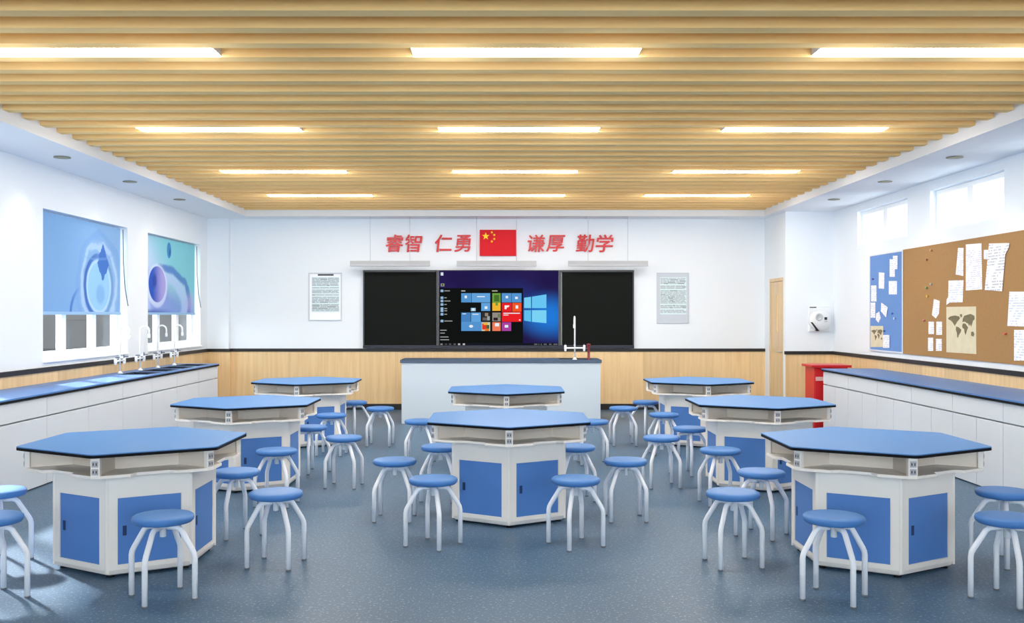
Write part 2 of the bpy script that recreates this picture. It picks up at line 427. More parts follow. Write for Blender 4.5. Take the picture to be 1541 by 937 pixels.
# wainscot, dado trim and skirting
ZW = .985
m = MB(); m.box(-4.6, 4.46, YB-.02, YB, .1, ZW); struct(m.build('trim_1', 'wains'), 'pale wood wainscot along the back wall', 'wainscot')
m = MB(); m.box(XL, -4.6, YB-.12, YB-.1, .1, ZW).box(-4.602, -4.58, YB-.12, YB-.02, .1, ZW); struct(m.build('trim_2', 'wains'), 'pale wood wainscot wrapping the left pilaster', 'wainscot')
m = MB(); m.box(XL, XL+.02, YN, YB-.12, .1, ZW); struct(m.build('trim_3', 'wains_side'), 'pale wood wainscot along the left wall', 'wainscot')
m = MB(); m.box(XR-.02, XR, YN, BY-.02, .1, ZW); struct(m.build('trim_4', 'wains_side'), 'pale wood wainscot along the right wall', 'wainscot')
m = MB(); m.box(BX, XR, BY-.02, BY, .1, ZW); struct(m.build('trim_5', 'wains'), 'pale wood wainscot on the right corner bump-out', 'wainscot')
zt0, zt1 = .985, 1.035
m = MB(); m.box(-4.58, BX-.0, YB-.035, YB, zt0, zt1).box(XL, -4.57, YB-.135, YB, zt0, zt1).box(XL, XL+.035, YN, YB-.135, zt0, zt1)
struct(m.build('trim_6', 'black'), 'dark dado rail along the back and left walls', 'dado rail')
m = MB(); m.box(XR-.035, XR, YN, BY, zt0, zt1).box(BX-.02, XR, BY-.035, BY, zt0, zt1)
struct(m.build('trim_7', 'black'), 'dark dado rail along the right wall and corner', 'dado rail')
m = MB(); m.box(-4.58, BX, YB-.03, YB, 0, .1).box(XL, -4.57, YB-.13, YB, 0, .1); struct(m.build('baseboard_back', 'black'), 'black skirting along the back wall', 'skirting')
struct(MB().box(XL, XL+.03, YN, YB-.13, 0, .1).build('baseboard_left', 'black'), 'black skirting along the left wall', 'skirting')
m = MB(); m.box(XR-.03, XR, YN, BY, 0, .1).box(BX, XR, BY-.03, BY, 0, .1); struct(m.build('baseboard_right', 'black'), 'black skirting along the right wall', 'skirting')

# windows, left: three-light frames set back in the wall
def left_window(n, y0, y1):
    r = struct(empty(f'window_{n}', (XL-.17, (y0+y1)/2, 1.083)), 'tall white framed window in the left wall', 'window')
    w = (y1-y0)/2; h = 2.757-1.083; mm = MB()
    mm.box(-.035, .035, -w, w, 0, .11).box(-.035, .035, -w, w, h-.08, h).box(-.035, .035, -w, -w+.07, .11, h-.08).box(-.035, .035, w-.07, w, .11, h-.08)
    m1, m2 = -w+.80, -w+1.64
    for q in (m1, m2): mm.box(-.035, .035, q-.06, q+.06, .11, h-.08)
    mm.build('window_frame', 'upvc', r, bevel=.006)
    for a, b in ((-w+.07, m1-.06), (m1+.06, m2-.06), (m2+.06, w-.07)):
        MB().box(-.006, .006, a, b, .11, h-.08).build('window_pane', 'glass', r)
    MB().box(.035, .20, -w+.002, w-.002, .0, .02).build('window_sill', 'upvc', r, bevel=.004)
for i, (a, b) in enumerate(reversed(LW)): left_window(i+1, a, b)
def right_window(n, y0, y1):
    r = struct(empty(f'window_{n}', (XR+.11, (y0+y1)/2, 2.62)), 'small white framed high window in the right wall', 'window')
    w = (y1-y0)/2; h = .495; mm = MB()
    mm.box(-.035, .035, -w, w, 0, .06).box(-.035, .035, -w, w, h-.06, h).box(-.035, .035, -w, -w+.06, .06, h-.06).box(-.035, .035, w-.06, w, .06, h-.06).box(-.045, .035, -.07, .07, .06, h-.06)
    mm.build('window_frame', 'upvc', r, bevel=.006)
    for a, b in ((-w+.06, -.07), (.07, w-.06)): MB().box(-.006, .006, a, b, .06, h-.06).build('window_pane', 'glass', r)
for i, (a, b) in enumerate(reversed(RW)): right_window(i+4, a, b)

for n, (a, b) in enumerate(FILL_WINDOWS):  # frames and panes of the windows added for front fill light
    r = struct(empty(f'window_{n+8}', ((a+b)/2, YN-.1, .9)), 'wide white framed window added behind the viewer for front fill light', 'window')
    w = (b-a)/2; h = 2.25; mm = MB()
    mm.box(-w, w, -.035, .035, 0, .07).box(-w, w, -.035, .035, h-.07, h).box(-w, -w+.07, -.035, .035, .07, h-.07).box(w-.07, w, -.035, .035, .07, h-.07).box(-.05, .05, -.035, .035, .07, h-.07)
    mm.build('window_frame', 'upvc', r, bevel=.006)
    for p, q in ((-w+.07, -.05), (.05, w-.07)): MB().box(p, q, -.006, .006, .07, h-.07).build('window_pane', 'glass', r)

# printed roller blinds
def blind(y0, y1, mat, lab):
    r = empty('roller_blind', (0, 0, 0)); x = -5.035
    cl = MB(); cl.box(x-.0015, x+.0015, y0, y1, 1.64, 2.74); cl.build('printed_fabric', mat, r)
    MB().box(x-.012, x+.012, y0, y1+.005, 1.605, 1.64).build('bottom_bar', 'blind_bar', r, bevel=.004)
    MB().tube([(x-.02, y0, 2.728), (x-.02, y1+.01, 2.728)], .022, 14).build('roller', 'alu', r)
    MB().tube([(x+.03, y1+.02, 2.73), (x+.035, y1+.02, 2.3), (x+.06, y1+.018, 1.95), (x+.10, y1+.015, 1.72)], .006, 6).build('hanging_line', 'thin_line', r)  # thin grey line running down beside the blind
    tag(r, lab, 'blind', 'printed roller blinds on the left windows')
blind(10.50, 12.80, 'blind_a', 'light blue roller blind printed with a water drop splash, on the nearer window')
blind(13.61, 15.90, 'blind_b', 'blue and turquoise roller blind printed with a glossy sphere, on the farther window')

# door in the side of the bump-out
d = struct(empty('door_1', (BX+.03, 15.755, 0)), 'narrow seen pale wooden door with a slim glazed slot', 'door')
mm = MB(); mm.box(-.02, .02, -.34, -.05, 0, 2.14).box(-.02, .02, .03, .345, 0, 2.14).box(-.02, .02, -.05, .03, 0, 1.33).box(-.02, .02, -.05, .03, 1.93, 2.14)
mm.build('door_panel', 'door', d)
MB().box(-.008, .008, -.05, .03, 1.33, 1.93).build('door_glass', 'doorglass', d)
mm = MB(); mm.box(-.035, .05, -.385, -.345, 0, 2.2).box(-.035, .05, .345, .385, 0, 2.2).box(-.035, .05, -.345, .345, 2.145, 2.2); mm.build('door_frame', 'door', d, bevel=.004)
mm = MB(); mm.tube([(-.02, -.27, 1.02), (-.06, -.27, 1.02), (-.065, -.24, 1.02), (-.065, -.16, 1.02)], .009, 8); mm.build('door_handle', 'alu', d)

# outside
struct(MB().box(-60, XL-.3, -30, 70, -.5, -.3).build('outside_ground', 'ground'), 'paved ground outside the windows', 'ground')
fb = MB().box(-14, -11, 20.5, 44, -.3, 9).build('neighbouring_building', 'facade')
struct(fb, 'plain grey building seen through the left windows', 'building')

# ------------------------------------------------------------------ hexagonal lab tables
def make_table():
    r = empty('lab_table')
    R = .722
    def rounded(Rr, cut):
        pts = []
        hv = hexa(Rr)
        for i, p in enumerate(hv):
            a = Vector(hv[i-1]); b = Vector(p); c_ = Vector(hv[(i+1) % 6])
            p0 = b+(a-b).normalized()*cut; p1 = b+(c_-b).normalized()*cut
            for s in range(4):
                tt = s/3; pts.append((p0*(1-tt)**2 + b*2*tt*(1-tt) + p1*tt**2)[:])
        return pts
    top = MB().prism(rounded(R, .03), .779, .785).build('tabletop', 'blue_top', r)
    MB().prism(rounded(R+.001, .03), .762, .779).build('edge_band', 'edge', top)
    # shelf board with a shallow notch in every side
    Rs = .685; hv = [Vector(p) for p in hexa(Rs)]; pts = []
    for i in range(6):
        a, b = hv[i], hv[(i+1) % 6]; e = (b-a); n = Vector((e.y, -e.x)).normalized()
        for tt, dn in ((.045, 0), (.30, 0), (.36, -.045), (.64, -.045), (.70, 0), (.955, 0)):
            p = a+e*tt+n*dn; pts.append((p.x, p.y))
    MB().prism(pts, .632, .652).build('shelf_board', 'cream', r, bevel=.004)
    MB().prism(hexa(.40), .652, .762).build('shelf_core', 'beige', r)
    sock = None
    for k in range(6):
        a = math.radians(-90+60*k); mt = Matrix.Rotation(a, 4, 'Z')
        MB().box(.34, .64, -.009, .009, .652, .762, mt).build('shelf_divider', 'beige', r)
        sp = MB().box(.64, .67, -.028, .028, .640, .762, mt).build('socket_panel', 'cream', r, bevel=.003)
        for z in (.676, .722):
            mm = MB(); mm.mat(M['socket']).box(.67, .673, -.019, .019, z-.018, z+.018, mt)
            mm.mat(M['darkplastic'])
            for q in (-.009, .009): mm.box(.673, .6735, q-.003, q+.003, z-.008, z+.008, mt)
            mm.build('socket', None, sp)
    # cabinet: hexagonal body, framed faces with blue doors
    Rb = .497
    mm = MB(); mm.rings([[(x, y, z) for x, y in hexa(q)] for q, z in ((.468, .014), (.486, .022), (Rb, .05), (Rb, .632))]); mm.build('cabinet', 'cream', r)
    ap = Rb*math.cos(PI/6); w = .2485; dw = .189
    for k in range(6):
        a = math.radians(-60+60*k); mt = Matrix.Rotation(a, 4, 'Z')    # local +x is the face normal
        mm = MB()
        mm.box(ap, ap+.008, -w, -dw, .05, .630, mt).box(ap, ap+.008, dw, w, .05, .630, mt).box(ap, ap+.008, -dw, dw, .05, .078, mt).box(ap, ap+.008, -dw, dw, .487, .630, mt)
        mm.build('face_frame', 'cream', r)
        dr = MB().box(ap, ap+.004, -dw+.003, dw-.003, .081, .484, mt).build('cabinet_door', 'blue_door', r)
        # seen from outside the grip sits at the left edge
        MB().box(ap+.004, ap+.0075, -dw+.03, -dw+.053, .255, .315, mt).build('door_grip', 'navy', dr, bevel=.001)
        b = math.radians(-90+60*k); mt = Matrix.Rotation(b, 4, 'Z')
        o = .508; s = .016
        p = [(Rb-.02, 0), (o-.5*s*1.0, -.866*s*1.0), (o, -.004), (o, .004), (o-.5*s, .866*s)]
        MB().prism(p, .030, .632, mt).build('corner_post', 'cream', r, bevel=.002)
        MB().lathe([(.022, 0), (.024, .006), (.014, .010), (.010, .02)], 14, (.445*math.cos(b), .445*math.sin(b), 0)).build('levelling_foot', 'levelling', r)
    return r
table0 = make_table()
TABLES = [(-2.394, 6.38, 'nearest table of the left column'), (-2.405, 9.21, 'middle table of the left column'), (-2.43, 12.16, 'farthest table of the left column'),
          (.055, 7.77, 'nearer table of the centre column'), (.05, 10.75, 'farther table of the centre column'),
          (2.422, 6.38, 'nearest table of the right column'), (2.43, 9.21, 'middle table of the right column'), (2.45, 12.16, 'farthest table of the right column')]
for i, (x, y, lab) in enumerate(TABLES):
    o = table0 if i == 0 else copy_tree(table0)
    o.location = (x, y, 0)
    tag(o, 'hexagonal lab table with blue top and blue doors, ' + lab, 'lab table', 'hexagonal lab tables')

# ------------------------------------------------------------------ stools
def make_stool():
    r = empty('lab_stool')
    MB().lathe([(.02, .426), (.14, .426), (.158, .430), (.168, .440), (.171, .452), (.168, .463), (.158, .470), (.13, .4735), (.06, .475), (.0005, .475)], 40).build('seat', 'seat', r)
    MB().lathe([(.016, .345), (.018, .347), (.018, .40), (.05, .404), (.05, .414), (.075, .418), (.075, .426)], 18).build('screw_post', 'metal_w', r)
    for k in range(4):
        a = math.radians(90*k)
        prof = [(.03, .402), (.082, .402), (.101, .396), (.114, .384), (.179, .278), (.190, .256), (.194, .234), (.194, .008)]
        p = [(q*math.cos(a), q*math.sin(a), z) for q, z in prof]
        lg = MB().tube(p, .0162, 10).build('leg', 'metal_w', r)
        MB().lathe([(.0155, 0), (.0172, .002), (.0172, .008), (.0145, .010)], 12, (.194*math.cos(a), .194*math.sin(a), 0)).build('foot_cap', 'foot', lg)
    return r
stool0 = make_stool()
L1, L2, L3 = 'nearest left table', 'middle left table', 'farthest left table'
R1, R2, R3 = 'nearest right table', 'middle right table', 'farthest right table'
C1, C2 = 'nearer centre table', 'farther centre table'
S = [(-1.92, 5.50, -10, 'before the right half of the ' + L1),
     (-1.45, 6.233, 36, 'at the aisle side of the ' + L1), (-1.94, 7.08, -5, 'behind the right rear corner of the ' + L1),
     (-3.27, 6.30, 22, 'farther of two cut by the left photo border'), (-2.885, 5.48, 8, 'nearer of two cut by the left photo border'),
     (-1.90, 8.19, 38, 'at the front right corner of the ' + L2), (-1.475, 9.066, 38, 'at the aisle side of the ' + L2), (-1.955, 9.91, 5, 'behind the right rear corner of the ' + L2),
     (-1.95, 11.12, 40, 'at the front right corner of the ' + L3), (-1.494, 11.92, 42, 'at the aisle side of the ' + L3), (-1.94, 12.76, 10, 'behind the right rear corner of the ' + L3),
     (-.84, 7.618, 42, 'at the left side of the ' + C1), (-.477, 6.755, 16, 'before the left half of the ' + C1),
     (.515, 6.755, -17, 'before the right half of the ' + C1), (.973, 7.618, 48, 'at the right side of the ' + C1),
     (-.53, 8.42, 35, 'behind the left rear corner of the ' + C1), (.64, 8.42, -35, 'behind the right rear corner of the ' + C1),
     (-.88, 10.48, 42, 'at the left side of the ' + C2), (.98, 10.45, 48, 'at the right side of the ' + C2),
     (1.88, 5.49, 12, 'before the left half of the ' + R1), (1.486, 6.233, 54, 'at the aisle side of the ' + R1), (1.89, 7.06, 8, 'behind the left rear corner of the ' + R1),
     (3.246, 6.27, -22, 'farther of two cut by the right photo border'), (2.85, 5.466, -10, 'nearer of two cut by the right photo border'),
     (1.855, 8.23, 52, 'at the front left corner of the ' + R2), (1.495, 9.07, 52, 'at the aisle side of the ' + R2), (1.90, 9.80, -5, 'behind the left rear corner of the ' + R2),
     (1.87, 11.19, 50, 'at the front left corner of the ' + R3), (1.495, 11.95, 48, 'at the aisle side of the ' + R3), (1.90, 12.80, -10, 'behind the left rear corner of the ' + R3)]
for i, (x, y, rz, lab) in enumerate(S):
    o = stool0 if i == 0 else copy_tree(stool0)
    o.location = (x, y, 0); o.rotation_euler = (0, 0, math.radians(rz))
    tag(o, 'round blue stool ' + lab, 'stool', 'round blue lab stools')

# ------------------------------------------------------------------ taps and sinks
def make_tap():
    r = empty('lab_tap')
    MB().lathe([(.034, 0), (.034, .008), (.022, .016), (.017, .03)], 20).build('base_flange', 'chrome', r)
    p = [(0, 0, .02), (0, 0, .53)] + [(.06-.06*math.cos(a), 0, .53+.06*math.sin(a)) for a in [PI*i/10 for i in range(1, 11)]] + [(.12, 0, .48)]
    sp = MB().tube(p, .0115, 12).build('swan_neck', 'chrome', r)
    MB().lathe([(.013, -.05), (.017, -.045), (.017, 0), (.0135, .004)], 12, (.12, 0, .48)).build('nozzle', 'chrome', sp)
    MB().tube([(0, -.14, .16), (0, .14, .16)], .012, 10).build('cross_arm', 'chrome', r)
    for s in (-1, 1):
        v = MB().lathe([(.014, -.045), (.016, -.04), (.019, -.02), (.019, .02), (.015, .04)], 12, (0, s*.14, .16)).build('side_valve', 'chrome', r)
        MB().box(-.008, .05, s*.14-.008, s*.14+.008, .20, .212).build('lever', 'tap_lever', v, bevel=.003)
    v = MB().lathe([(.012, -.0), (.015, .003), (.015, .03), (.011, .034)], 12, (0, 0, 0), Matrix.Translation((.012, 0, .20)) @ Matrix.Rotation(PI/2, 4, 'Y')).build('front_valve', 'chrome', r)
    MB().box(.046, .056, -.008, .008, .195, .24).build('lever', 'tap_lever', v, bevel=.003)
    return r
def make_sink(lx, ly):
    """open basin hanging in the worktop; origin at the rim plane"""
    r = empty('sink_basin'); t_ = .012; dz = .2; mm = MB()
    a, b = lx/2, ly/2
    mm.box(-a, a, -b, b, -dz, -dz+t_).box(-a, -a+t_, -b, b, -dz+t_, 0).box(a-t_, a, -b, b, -dz+t_, 0).box(-a+t_, a-t_, -b, -b+t_, -dz+t_, 0).box(-a+t_, a-t_, b-t_, b, -dz+t_, 0)
    mm.build('basin', 'steel', r)
    mm = MB(); e = .014
    mm.box(-a-e, a+e, -b-e, -b, 0, .005).box(-a-e, a+e, b, b+e, 0, .005).box(-a-e, -a, -b, b, 0, .005).box(a, a+e, -b, b, 0, .005); mm.build('rim', 'steel', r)
    MB().lathe([(.03, 0), (.03, .004), (.018, .004), (.0005, .002)], 16, (0, 0, -dz+t_)).build('drain', 'alu', r)
    return r
ZC = .867
tapY = [12.2, 12.88, 13.54, 14.22]; ordn = ['nearest', 'second', 'third', 'farthest']
tap0 = make_tap(); sink0 = make_sink(.34, .44)
for i, y in enumerate(tapY):
    o = tap0 if i == 0 else copy_tree(tap0); o.location = (-4.80, y, ZC)
    tag(o, f'white swan-neck lab tap on the left counter, {ordn[i]} of four', 'tap', 'swan-neck taps on the left counter')
    o = sink0 if i == 0 else copy_tree(sink0); o.location = (-4.545, y, ZC)
    tag(o, f'dark sink set in the left counter, {ordn[i]} of four', 'sink', 'dark sinks in the left counter')

def slab_with_holes(x0, x1, y0, y1, z0, z1, holes):
    m = MB(); y = y0
    for hx0, hx1, hy0, hy1 in holes:
        m.box(x0, x1, y, hy0, z0, z1); m.box(x0, hx0, hy0, hy1, z0, z1); m.box(hx1, x1, hy0, hy1, z0, z1); y = hy1
    m.box(x0, x1, y, y1, z0, z1); return m
# left counter
LE = 14.7; LN = LE-10*.92
wt = empty('worktop', (0, 0, 0))
slab_with_holes(XL+.022, -4.285, LN, LE+.01, ZC-.014, ZC, [(-4.715, -4.375, y-.22, y+.22) for y in tapY]).build('work_surface', 'counter_top', wt)
slab_with_holes(XL+.022, -4.283, LN, LE+.012, ZC-.034, ZC-.014, [(-4.715, -4.375, y-.22, y+.22) for y in tapY]).build('edge_band', 'edge', wt)
tag(wt, 'long blue worktop with black edge and four sinks, under the left windows', 'worktop')
def make_unit(depth, w, doors, zs):
    """floor cabinet; front face towards local +x at x=0, width along y from 0 to w"""
    r = empty('base_cabinet'); zt = ZC-.036; g = .008
    mm = MB(); mm.box(-depth, -.05, 0, .016, 0, zs).box(-depth, -.05, w-.016, w, 0, zs).box(-depth, -.05, .016, w-.016, .06, .076).box(-depth, -depth+.012, .016, w-.016, .076, zs).box(-.07, -.05, .016, w-.016, 0, .06)
    mm.box(-.07, -.05, .016, w-.016, .62, .66)
    mm.build('carcass', 'white', r)
    MB().box(-.02, 0, g/2, w-g/2, .655, zt-.004).build('drawer_front', 'white', r, bevel=.002)
    n = doors
    for k in range(n):
        MB().box(-.02, 0, w*k/n+g/2, w*(k+1)/n-g/2, .012, .642).build('cabinet_door', 'white', r, bevel=.002)
    return r
cnt = ['farthest', 'second farthest', 'third farthest', 'fourth farthest', 'fifth farthest', 'sixth farthest', 'seventh farthest', 'eighth farthest', 'ninth farthest', 'tenth farthest']
u0 = make_unit(4.93-4.302-.03, .92, 1, .64)
for i in range(10):
    o = u0 if i == 0 else copy_tree(u0); o.location = (-4.302, LE-.92*(i+1), 0)
    tag(o, f'white drawer cabinet under the left counter, {cnt[i]} from the viewer', 'cabinet', 'white cabinets of the left counter')
# right counter
RE = 13.45; RN = RE-8*.965
wt = empty('worktop', (0, 0, 0))
MB().box(4.435, XR-.022, RN, RE+.01, ZC-.020, ZC-.006).build('work_surface', 'counter_top', wt)
MB().box(4.433, XR-.022, RN, RE+.012, ZC-.040, ZC-.020).build('edge_band', 'edge', wt)
tag(wt, 'long blue worktop with black edge and no sinks, under the pin boards', 'worktop')
ur = make_unit(.66, .965, 2, ZC-.036)
for i in range(8):
    o = ur if i == 0 else copy_tree(ur)
    o.location = (4.457, RE-.965*i, -.006); o.rotation_euler = (0, 0, PI); o.scale = (1, 1, 1)
    o.location.z = 0; o.scale.z = (ZC-.042)/(ZC-.036)
    tag(o, f'white drawer cabinet with two doors under the right counter, {cnt[i]} from the viewer', 'cabinet', 'white cabinets of the right counter')

# ------------------------------------------------------------------ teacher's desk
dk = empty('teacher_desk', (0, 14.29, 0))
MB().box(-1.475, 1.455, 0, .025, .0, .895).build('front_panel', 'desk_w', dk, bevel=.003)
for x in (-1.475, 1.43): MB().box(x, x+.025, .025, .68, 0, .895).build('side_panel', 'desk_w', dk)
MB().box(-1.45, 1.43, .66, .68, 0, .895).build('back_panel', 'desk_w', dk)
slab_with_holes(-1.49, 1.47, 0, 1, 0, 1, []).bm.free()
m = MB(); hx0, hx1, hy0, hy1 = .86, 1.32, .20, .54
m.box(-1.495, hx0, -.02, .70, .897, .940).box(hx1, 1.472, -.02, .70, .897, .940).box(hx0, hx1, -.02, hy0, .897, .940).box(hx0, hx1, hy1, .70, .897, .940)
m.build('desk_top', 'desk_top', dk)
tag(dk, "long white teacher's desk with slate top below the blackboard", 'desk')
s = make_sink(.45, .33); s.location = (1.09, 14.29+.37, .940); tag(s, "dark sink set in the teacher's desk top", 'sink')
tp = make_tap(); tp.location = (1.085, 14.29+.11, .940); tp.rotation_euler = (0, 0, PI/2); tp.scale = (1, 1, 1.08); tag(tp, "white swan-neck lab tap on the teacher's desk", 'tap')
ew = empty('eyewash_post', (1.29, 14.29+.10, .94))
MB().lathe([(.022, 0), (.022, .01), (.018, .014), (.018, .17), (.020, .175), (.020, .20)], 16).build('stem', 'eyewash', ew)
MB().lathe([(.020, .20), (.028, .21), (.030, .228), (.026, .236), (.0005, .238)], 16).build('spray_head', 'eyewash', ew)
tag(ew, "small dark red eyewash post beside the tap on the teacher's desk", 'eyewash')

# ------------------------------------------------------------------ blackboard with display
bb = empty('blackboard', (0, 0, 0)); YF = YB
def bx(px): return (px-CX)*YB/F
def bz(py): return H-(py-CY)*YB/F
bx0, bx1 = bx(547), bx(953.5); sx0, sx1 = bx(657), bx(844)
for a, b in ((bx0, sx0), (sx1, bx1)):
    p = MB().box(a+.02, b-.005, YF-.05, YF-.02, bz(519), bz(408)-.015).build('board_panel', 'board', bb)
mm = MB(); mm.box(bx0, bx1, YF-.06, YF, bz(408)-.015, bz(406.5)).box(bx0, bx0+.02, YF-.06, YF, bz(519), bz(408)-.015).box(bx1-.02, bx1, YF-.06, YF, bz(519), bz(408)-.015)
mm.build('board_frame', 'frame_g', bb)
MB().box(bx0, bx1, YF-.075, YF, bz(523.5), bz(519)).build('chalk_tray', 'tray', bb, bevel=.004)
SYP = YF-.075     # plane of the screen
def z4(zx, zy): return ((650+zx/7.21-CX)*SYP/F, H-(400+zy/7.21-CY)*SYP/F)
mm = MB(); x0, z1 = z4(48, 46); x1, z0 = z4(1398, 862); a0, b1 = z4(80, 52); a1, b0 = z4(1372, 862)
mm.box(x0, a0, SYP-.012, YF, z0, z1).box(a1, x1, SYP-.012, YF, z0, z1).box(a0, a1, SYP-.012, YF, b1, z1)
mm.build('display_frame', 'frame_g', bb, bevel=.003)
ds = MB().box(a0, a1, SYP, YF-.01, b0, b1).build('display_screen', 'wallpaper', bb)
mm = MB(); lay = [0]
def q(x0, y0, x1, y1, rgb, lv=1):
    mm.mat(scr(rgb)); (ax, az), (bx_, bz_) = z4(x0, y0), z4(x1, y1); yy = SYP-.0012*lv
    mm.poly([(ax, yy, bz_), (bx_, yy, bz_), (bx_, yy, az), (ax, yy, az)])
def pg(pts, rgb, lv=1):
    mm.mat(scr(rgb)); yy = SYP-.0012*lv
    mm.poly([(z4(*p)[0], yy, z4(*p)[1]) for p in pts])
BL, BL2 = (84, 146, 204), (98, 160, 216)
# window emblem of the wallpaper
CYN = (116, 204, 240)
pg([(1000, 345), (1075, 335), (1075, 457), (1000, 457)], CYN); pg([(1085, 333), (1242, 308), (1242, 457), (1085, 457)], (104, 196, 240))
pg([(1000, 480), (1075, 480), (1075, 605), (1000, 592)], (96, 190, 236)); pg([(1085, 480), (1242, 480), (1242, 620), (1085, 606)], (120, 208, 242))
# start menu and its tiles
q(80, 240, 988, 835, (17, 20, 19)); q(80, 835, 1372, 862, (22, 24, 36))
q(318, 295, 428, 395, BL, 2); q(432, 295, 632, 395, BL2, 2); q(535, 400, 632, 488, BL2, 2); q(422, 455, 475, 490, (140, 190, 226), 2)
q(318, 505, 420, 605, (70, 128, 190), 2); q(425, 505, 530, 605, (96, 162, 220), 2); q(318, 605, 540, 705, BL, 2)
q(540, 500, 632, 605, (44, 46, 48), 2); q(575, 510, 610, 545, (150, 132, 120), 3); q(550, 560, 600, 590, (104, 96, 96), 3); q(600, 545, 628, 590, (150, 164, 160), 3)
q(540, 610, 632, 705, (206, 204, 170), 2); q(545, 625, 600, 690, (222, 58, 40), 3); q(590, 640, 622, 680, (62, 96, 58), 3); q(560, 615, 605, 640, (232, 180, 60), 3); q(575, 680, 620, 705, (226, 120, 40), 3)
q(655, 295, 745, 400, (108, 158, 62), 2); q(675, 315, 730, 385, (70, 110, 44), 3); q(655, 400, 745, 487, (240, 180, 50), 2); q(690, 380, 715, 430, (120, 150, 50), 3)
q(757, 295, 862, 395, BL, 2); q(866, 295, 972, 395, BL, 2)
q(757, 400, 867, 496, (226, 36, 44), 2); q(872, 400, 972, 496, (240, 84, 38), 2); q(757, 500, 972, 605, (232, 34, 40), 2)
q(655, 505, 745, 600, (146, 138, 130), 2); q(668, 560, 715, 592, (46, 34, 40), 3); q(715, 520, 740, 560, (96, 124, 80), 3)
q(655, 610, 745, 705, (238, 122, 88), 2); q(757, 610, 860, 705, (168, 66, 158), 2)
W_ = (228, 238, 246)
for bxx in ((355, 322, 380, 350), (490, 328, 575, 338), (572, 438, 602, 466), (436, 460, 462, 484), (410, 640, 440, 668), (800, 325, 826, 350), (902, 335, 932, 358), (908, 428, 936, 462), (775, 508, 955, 518), (775, 528, 830, 536), (945, 580, 960, 592), (684, 620, 728, 655), (790, 640, 828, 668), (440, 520, 505, 528), (330, 515, 370, 523)):
    q(*bxx, W_, 4)
pg([(788, 428), (842, 428), (832, 446), (812, 450), (808, 468), (788, 468)], (250, 244, 240), 4)
for z_ in (640, 668): pass
q(402, 648, 448, 658, W_, 5)
# icon column and captions
q(95, 70, 124, 104, (214, 222, 232), 2); q(95, 190, 135, 222, (140, 146, 130), 2); q(108, 196, 122, 214, (30, 40, 40), 3)
for yy, wd in ((270, 195), (345, 160), (380, 200), (418, 160), (462, 165), (486, 165), (524, 165), (597, 222)):
    q(94, yy-13, 124, yy+13, (146, 182, 216), 2); q(134, yy-5, wd, yy+5, (150, 152, 152), 2)
for yy, wd in ((697, 160), (728, 140), (770, 180), (800, 186)): q(90, yy-5, wd, yy+5, (150, 152, 150), 2)
q(318, 266, 362, 276, (190, 190, 190), 2); q(652, 266, 712, 276, (190, 190, 160), 2)
for xx, c_ in ((92, 130), (140, 70), (185, 80), (235, 90), (283, 180), (335, 190)): q(xx, 840, xx+24, 858, (c_, c_, c_-10), 2)
for xx, wd in ((1110, 34), (1155, 10), (1180, 12), (1212, 34), (1270, 28), (1318, 46)): q(xx, 842, xx+wd, 857, (96, 98, 100), 2)
mm.build('screen_graphics', None, ds)
tag(bb, 'black wall board with a lit display in the middle, over the wood wainscot', 'blackboard')

# three grey board lamps hanging from the soffit
bl0 = None
for i, (pa, pb) in enumerate(((527, 647), (687, 807.6), (854.4, 975.5))):
    y = 16.1; x = ((pa+pb)/2-CX)*y/F
    if bl0 is None:
        bl0 = empty('board_lamp'); o = bl0
        mm = MB(); mm.prism([(-.045, 0), (.045, 0), (.045, .03), (.02, .088), (-.02, .088), (-.045, .03)], -.66, .66, Matrix.Rotation(PI/2, 4, 'Y') @ Matrix.Rotation(PI/2, 4, 'Z'))
        mm.build('lamp_shell', 'grey_lamp', bl0)
        for s_ in (-.33, .33): MB().tube([(s_, 0, .085), (s_, 0, ZS-2.412)], .004, 6).build('suspension_wire', 'wire', bl0)
    else: o = copy_tree(bl0)
    o.location = (x, y, 2.412)
    tag(o, f'long grey unlit lamp bar hanging above the blackboard, {["left","middle","right"][i]} one', 'lamp', 'grey lamp bars above the blackboard')

# motto letters and flag
for i, (ch, px) in enumerate(zip('睿智仁勇谦厚勤学', (593.4, 622.3, 667.3, 696.2, 807.1, 836.3, 880.7, 909.9))):
    cu = bpy.data.curves.new('letter', 'FONT'); cu.body = ch; cu.size = .315; cu.extrude = .018; cu.offset = 0.0
    cu.align_x = 'CENTER'; cu.align_y = 'CENTER'; cu.shear = .12
    tmp = bpy.data.objects.new('letter', cu); C.objects.link(tmp); bpy.context.view_layer.update()
    me = bpy.data.meshes.new_from_object(tmp.evaluated_get(bpy.context.evaluated_depsgraph_get())); bpy.data.objects.remove(tmp)
    xs = [v.co.x for v in me.vertices]; ys = [v.co.y for v in me.vertices]
    mx_, my_ = (min(xs)+max(xs))/2, (min(ys)+max(ys))/2
    me.transform(Matrix.Rotation(PI/2, 4, 'X') @ Matrix.Translation((-mx_, -my_, 0)))
    bm = bmesh.new(); 
    for q_, (ox, oz, oy) in enumerate(((0, 0, 0), (-.0045, .001, .0006), (.0045, -.001, .0012), (0, .004, .0018), (0, -.004, .0024))):   # a bold weight
        n0 = len(bm.verts); bm.from_mesh(me); bm.verts.ensure_lookup_table()
        for v in bm.verts[n0:]: v.co += Vector((ox, oy, oz))
    bm.to_mesh(me); bm.free()
    me.materials.clear(); me.materials.append(M['red_letter'])
    o = bpy.data.objects.new('wall_letter', me); C.objects.link(o); o.location = ((px-CX)*16.42/F, 16.43, H+(CY-366)*16.43/F)
    tag(o, f'raised red Chinese character {ch} on the white wall above the blackboard', 'letter', 'red motto characters')
fl = empty('flag_panel', (0, 0, 0)); yf = YB-.05
